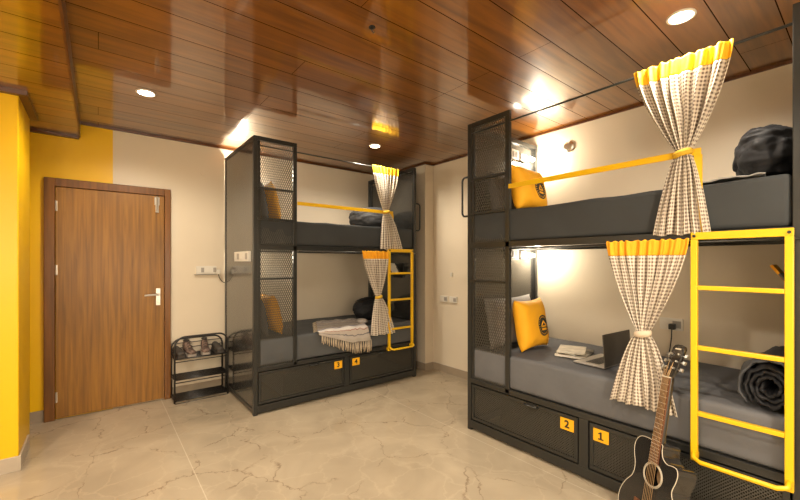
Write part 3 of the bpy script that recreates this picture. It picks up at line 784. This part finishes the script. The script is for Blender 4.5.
def bed_lamp(k, s, t, z, label, watts, sock):
    """socket box on the head sheet with a small lit lamp beside it"""
    e = empty('reading_lamp')
    MB().box(-.05, .05, -.03, .0, -.035, .035).build('lamp_base', M['whitegrey'], e, bevel=.003)
    MB().cyl((0.075, -.03, 0), (.075, -.055, 0), .008, 10).build('lamp_arm', M['black'], e)
    MB().tube([(.05, -.045, .0), (.06, -.045, .0), (.13, -.045, .0), (.135, -.045, 0)], [.012, .02, .02, .012], 14).build('lamp_bulb', M['lamp_bed'], e, smooth=True)
    place(e, k, s, t, z, rz=PI/2)
    tag(e, label, 'lamp', 'lit reading lamps at the bed heads')
    l = bpy.data.lights.new('bed_lamp_light', 'POINT'); l.energy = watts; l.color = (1, .88, .70); l.shadow_soft_size = .03
    o = bpy.data.objects.new('bed_lamp_light', l); COL.objects.link(o); place(o, k, s+.11, t+.10, z)
    return e
g0 = .012
bed_lamp(2, g0, .76, 2.40, 'lit reading lamp at the head of the upper near bed', 9, True)
bed_lamp(2, g0, .76, 1.465, 'lit reading lamp at the head of the lower near bed', 9, True)
bed_lamp(1, g0, .76, 2.44, 'lit reading lamp at the head of the upper far bed', 9, True)
bed_lamp(1, g0, .76, 1.465, 'lit reading lamp at the head of the lower far bed', 5, True)
for z, lb in ((2.40, 'white socket box beside the lamp, upper near bed'), (1.476, 'dark socket box beside the lamp, lower near bed')):
    e = empty('socket_box')
    MB().box(-.055, .055, -.045, 0, -.045, .045).build('box_body', M['white'] if z > 2 else M['whitegrey'], e, bevel=.003)
    MB().box(-.035, -.005, -.049, -.045, -.025, .025).build('rocker', M['whitegrey'], e); MB().box(.008, .038, -.049, -.045, -.025, .025).build('rocker', M['whitegrey'], e)
    place(e, 2, g0, .60, z, rz=PI/2); tag(e, lb, 'socket')

# foot-end wall pockets with a card
for k, m, lb, lb2 in ((1, M['white'], 'white booklet in the black holder inside the far bunk', 'black holder on the foot panel inside the lower far bunk'),
                      (2, M['band_orange'], 'orange booklet in the black holder inside the near bunk', 'black holder on the foot panel inside the lower near bunk')):
    e = empty('booklet_holder')
    mb = MB(); mb.prism([(0, -.10), (-.006, -.10), (-.10, .04), (-.094, .044), (-.004, -.085), (-.004, .09), (0, .09)], -.10, .10)
    mb.build('holder_body', M['metal'], e)
    place(e, k, LB-.0115, .33, 1.30); tag(e, lb2, 'holder')
    b3 = MB().box(-.006, .006, -.07, .07, 0, .14).build('booklet', m); place(b3, k, LB-.062, .33, 1.268, ry=R(-34)); tag(b3, lb, 'booklet')

# ------------------------------------------------------------------ shoe rack and shoes
rk = empty('shoe_rack', (.835, 4.415, 0), 0, 'black folding wire shoe rack between the door and the far bunk', 'shoe rack')
wd, dp = .245, .115
def arch(y, top, zlow=0.0):
    p = [(-wd, y, zlow)]; p.append((-wd, y, top-.10))
    for k in range(1, 7): a = PI/2*k/6; p.append((-wd+.09*(1-math.cos(a)), y, top-.10+.10*math.sin(a)))
    for k in range(0, 7): a = PI/2*k/6; p.append((wd-.09+.09*math.sin(a), y, top-.10+.10*math.cos(a)))
    p.append((wd, y, zlow)); return p
MB().tube(arch(-dp, .655, .008), .0085, 8).build('front_hoop', M['wire'], rk, smooth=True)
MB().tube(arch(dp, .60, .008), .0085, 8).build('rear_hoop', M['wire'], rk, smooth=True)
f = MB()
for z in (.555, .505): f.cyl((-wd, dp, z), (wd, dp, z), .004, 6)
f.build('back_wire', M['wire'], rk, smooth=True)
for z in (.44, .235, .03):
    f = MB(); f.tube([(-wd, -dp, z), (wd, -dp, z)], .008, 8); f.tube([(-wd, dp, z), (wd, dp, z)], .007, 8)
    for x in (-wd, wd): f.tube([(x, -dp, z), (x, dp, z)], .006, 8)
    for i in range(1, 8): f.cyl((-wd, -dp+2*dp*i/8, z+.001), (wd, -dp+2*dp*i/8, z+.001), .005, 6)
    for x in (-.12, 0, .12): f.cyl((x, -dp, z-.006), (x, dp, z-.006), .004, 6)
    f.cyl((-wd, -dp-.001, z-.03), (wd, -dp-.001, z-.03), .005, 6)
    f.build('wire_shelf', M['wire'], rk, smooth=True)

def shoe(x, y, z, rz, label, high=True, up='shoe', sc=1.):
    e = empty('shoe', (x, y, z), rz)
    st = [(-.115, .026, .0, .05), (-.10, .036, 0, .062), (-.05, .043, 0, .055), (.0, .034, 0, .085), (.05, .034, 0, .125 if high else .085), (.10, .033, 0, .14 if high else .09), (.125, .024, 0, .135 if high else .08)]
    mb = MB(); n = 16; vs = []
    for (yy, hw, z0, h) in st:
        for j in range(n):
            a = 2*PI*j/n; c, s_ = math.cos(a), math.sin(a)
            vs.append((hw*math.copysign(abs(c)**.75, c)*(1-.25*max(0, s_)), yy, .022+(h-.022)*.5*(1+math.copysign(abs(s_)**.75, s_))))
    fs = [(i*n+j, i*n+(j+1) % n, (i+1)*n+(j+1) % n, (i+1)*n+j) for i in range(len(st)-1) for j in range(n)]+[tuple(range(n)), tuple((len(st)-1)*n+j for j in range(n))]
    MB().add(vs, fs).build('upper', M[up], e, smooth=True)
    out = []
    for i, (yy, hw, z0, h) in enumerate(st): out.append((hw+.004, yy))
    for i, (yy, hw, z0, h) in reversed(list(enumerate(st))): out.append((-hw-.004, yy))
    v2 = [(a, b2, 0) for a, b2 in out]+[(a, b2, .024) for a, b2 in out]; k = len(out)
    MB().add(v2, [tuple(range(k)), tuple(range(k, 2*k))]+[(i, (i+1) % k, (i+1) % k+k, i+k) for i in range(k)]).build('sole', M['shoe_sole'] if up == 'shoe' else M['shoe_dark'], e)
    if high:
        f = MB()
        for i in range(4): yy = -.045+.026*i; zz = .062+.02*i; f.tube([(-.022, yy, zz+.008), (0, yy-.006, zz+.020), (.022, yy, zz+.008)], .0035, 6)
        f.build('laces', M['shoe_dark'], e, smooth=True)
        f = MB().tube([(.022*math.cos(a), .085+.03*math.sin(a), .138) for a in [2*PI*i/16 for i in range(16)]], .007, 8, closed=True); f.build('collar', M['shoe_dark'], e, smooth=True)
    return tag(e, label, 'shoe', 'shoes on the top shelf of the rack')
shoe(.735, 4.415, .446, .15, 'brown laced ankle shoe on the rack, left one of the pair')
shoe(.885, 4.415, .446, -.1, 'brown laced ankle shoe on the rack, right one of the pair')
shoe(1.005, 4.415, .446, .05, 'low dark shoe at the right end of the rack', False, 'shoe_dark')
shoe(.64, 4.415, .446, .1, 'low dark shoe at the left end of the rack', False, 'shoe_dark')

# ------------------------------------------------------------------ guitar (local x right, y back, z up)
gt = empty('guitar')
half_l = [(0, 0), (-.06, .002), (-.13, .022), (-.175, .06), (-.197, .115), (-.193, .17), (-.165, .225), (-.132, .265), (-.120, .30), (-.122, .34), (-.138, .385), (-.143, .42), (-.135, .455), (-.110, .480), (-.07, .488), (-.028, .486)]
half_r = [(.028, .486), (.033, .455), (.045, .425), (.072, .408), (.105, .412), (.128, .408), (.138, .385), (.134, .35), (.121, .31), (.121, .29), (.132, .265), (.165, .225), (.193, .17), (.197, .115), (.175, .06), (.13, .022), (.06, .002)]
ctrl = [Vector((x, 0, z)) for x, z in half_l+half_r]
def catmull(c, sub=4):
    out = []; n = len(c)
    for i in range(n):
        p0, p1, p2, p3 = c[i-1], c[i], c[(i+1) % n], c[(i+2) % n]
        for k in range(sub):
            t = k/sub; out.append(.5*((2*p1)+(-p0+p2)*t+(2*p0-5*p1+4*p2-p3)*t*t+(-p0+3*p1-3*p2+p3)*t**3))
    return out
ol = [(p.x, p.z) for p in catmull(ctrl)]
HC = .325
def ring_pts(r, n=28): return [(r*math.cos(2*PI*i/n), HC+r*math.sin(2*PI*i/n)) for i in range(n)]
# sides + back, top plate with a real sound hole
n = len(ol); mb = MB(); mb.add([(x, 0, z) for x, z in ol]+[(x, .1, z) for x, z in ol], [tuple(range(n, 2*n))]+[(i, (i+1) % n, (i+1) % n+n, i+n) for i in range(n)])
mb.build('body', M['guitar'], gt)
bm = bmesh.new(); vo = [bm.verts.new((x, -.001, z)) for x, z in ol]; vi = [bm.verts.new((x, -.001, z)) for x, z in ring_pts(.051)]
eo = [bm.edges.new((vo[i], vo[(i+1) % n])) for i in range(n)]+[bm.edges.new((vi[i], vi[(i+1) % len(vi)])) for i in range(len(vi))]
bmesh.ops.triangle_fill(bm, edges=eo, use_beauty=True)
for f in [f for f in bm.faces if all(v in vi for v in f.verts)]: bm.faces.remove(f)
me = bpy.data.meshes.new('soundboard'); bm.to_mesh(me); bm.free(); me.materials.append(M['guitar'])
o = bpy.data.objects.new('soundboard', me); COL.objects.link(o); o.parent = gt
MB().tube([(x, -.001, z) for x, z in ol], .0018, 6, closed=True).build('binding', M['binding'], gt, smooth=True)
f = MB(); f.tube([(x, -.0015, z) for x, z in ring_pts(.0525)], .0014, 6, closed=True); f.tube([(x, -.0015, z) for x, z in ring_pts(.0565)], .0012, 6, closed=True); f.tube([(x, -.0015, z) for x, z in ring_pts(.0605)], .0010, 6, closed=True)
f.build('rosette', M['binding'], gt, smooth=True)
MB().cyl((0, .09, HC-.01), (0, .088, HC-.01), .07, 24).build('inner_back', M['spruce'], gt)
MB().box(-.085, .085, -.010, -.001, .150, .178).build('bridge', M['rosewood'], gt, bevel=.003)
f = MB(); f.prism([(-.028, .385), (.028, .385), (.0225, .82), (-.0225, .82)], -.012, -.004); fb = f.build('fretboard', M['rosewood'], gt)
f = MB(); f.prism([(-.027, .485), (.027, .485), (.0222, .83), (-.0222, .83)], -.004, .018); f.build('neck', M['guitar'], gt, bevel=.006)
f = MB()
for i in range(1, 20):
    z = .82-.65*(1-2**(-i/12))
    if z > .385: w = .0225+(.82-z)/.435*.0055; f.cyl((-w, -.0125, z), (w, -.0125, z), .0013, 6)
f.build('frets', M['chrome'], fb)
f = MB()
for i in (3, 5, 7, 9, 12, 15):
    z = .82-.65*(1-2**(-(i-.5)/12)); f.cyl((0, -.0115, z), (0, -.0128, z), .003, 8)
f.build('fret_markers', M['binding'], fb)
f = MB()
for i in range(6): f.tube([(-.026+.0104*i, -.013, .165), (-.0175+.007*i, -.0165, .82), (-.021+.0084*i, -.005, .86+.022*(i % 3))], .0011, 5)
f.build('strings', M['string'], gt)
MB().box(-.0225, .0225, -.017, -.004, .818, .824).build('nut', M['binding'], gt)
f = MB(); f.prism([(-.0225, .824), (.0225, .824), (.036, .86), (.037, .985), (.030, 1.0), (.012, 1.005), (-.012, 1.005), (-.030, 1.0), (-.037, .985), (-.036, .86)], -.006, .010)
hs = f.build('headstock', M['guitar'], gt, bevel=.002)
def tilt(o):
    a = R(-14); o.rotation_euler = (a, 0, 0); v = Matrix.Rotation(a, 3, 'X') @ Vector((0, 0, .824)); o.location = Vector((0, 0, .824))-v
tilt(hs)
text_mesh('headstock_script', 'guitar', .001, M['binding'], hs, (0, 0, 0), (0, 0, 0)) if False else MB().box(-.018, .018, -.0068, -.0062, .976, .984).build('headstock_mark', M['binding'], hs)
for i in range(3):
    for sx in (-1, 1):
        z = .872+.038*i; f = MB(); f.cyl((sx*.022, -.006, z), (sx*.022, -.016, z), .0058, 12); f.cyl((sx*.034, .003, z), (sx*.050, .003, z), .003, 8); f.box(min(sx*.05, sx*.064), max(sx*.05, sx*.064), -.003, .009, z-.009, z+.009)
        tilt(f.build('tuning_peg', M['chrome'], gt, bevel=.002))
# lean: z axis -> towards the bed (+X) and slightly towards -Y; face (-y local) -> -X world
zax = (Vector((2.325, 0.679, 0.796))-Vector((2.2, 0.708, 0.325))).normalized(); yax = Vector((.857, -.515, 0)); yax = (yax - zax*yax.dot(zax)).normalized(); xax = yax.cross(zax)
gt.rotation_euler = Matrix((xax, yax, zax)).transposed().to_euler()
gt.location = Vector((2.2, 0.708, 0.325))-zax*.325
gt.location.z = .008
tag(gt, 'black acoustic guitar with cutaway leaning against the near bunk', 'guitar')

# small black fitting standing in for a dark hole in the ceiling
e = empty('ceiling_fixture', (1.172, 1.72, ZC), 0, 'tiny black hook in the middle of the plank ceiling', 'fixture')
MB().cyl((0, 0, -.004), (0, 0, 0), .018, 14).build('fixture_plate', M['black'], e)
MB().tube([(0, 0, -.004), (.0, 0, -.02), (.01, 0, -.028), (.018, 0, -.02)], .003, 8).build('fixture_wire', M['black'], e)

# ------------------------------------------------------------------ camera, world, view
cam = bpy.data.cameras.new('camera'); co = bpy.data.objects.new('camera', cam); COL.objects.link(co)
cam.sensor_width = 36; cam.lens = 379.7/800*36; cam.shift_y = (262.16-250)/800; cam.clip_start = .05
co.location = (0, 0, 1.4); co.rotation_euler = (PI/2, 0, .8989-PI/2+0)
# heading: camera looks along (cos yaw, sin yaw)
co.rotation_euler = (PI/2, 0, .8989-PI/2)
scene.camera = co
w = bpy.data.worlds.new('world'); scene.world = w; w.use_nodes = True
w.node_tree.nodes['Background'].inputs[0].default_value = (1, .85, .65, 1); w.node_tree.nodes['Background'].inputs[1].default_value = .25
vs = scene.view_settings; vs.view_transform = 'Standard'; vs.look = 'None'; vs.gamma = 1; vs.use_curve_mapping = False; vs.exposure = .74
scene.cycles.max_bounces = 8
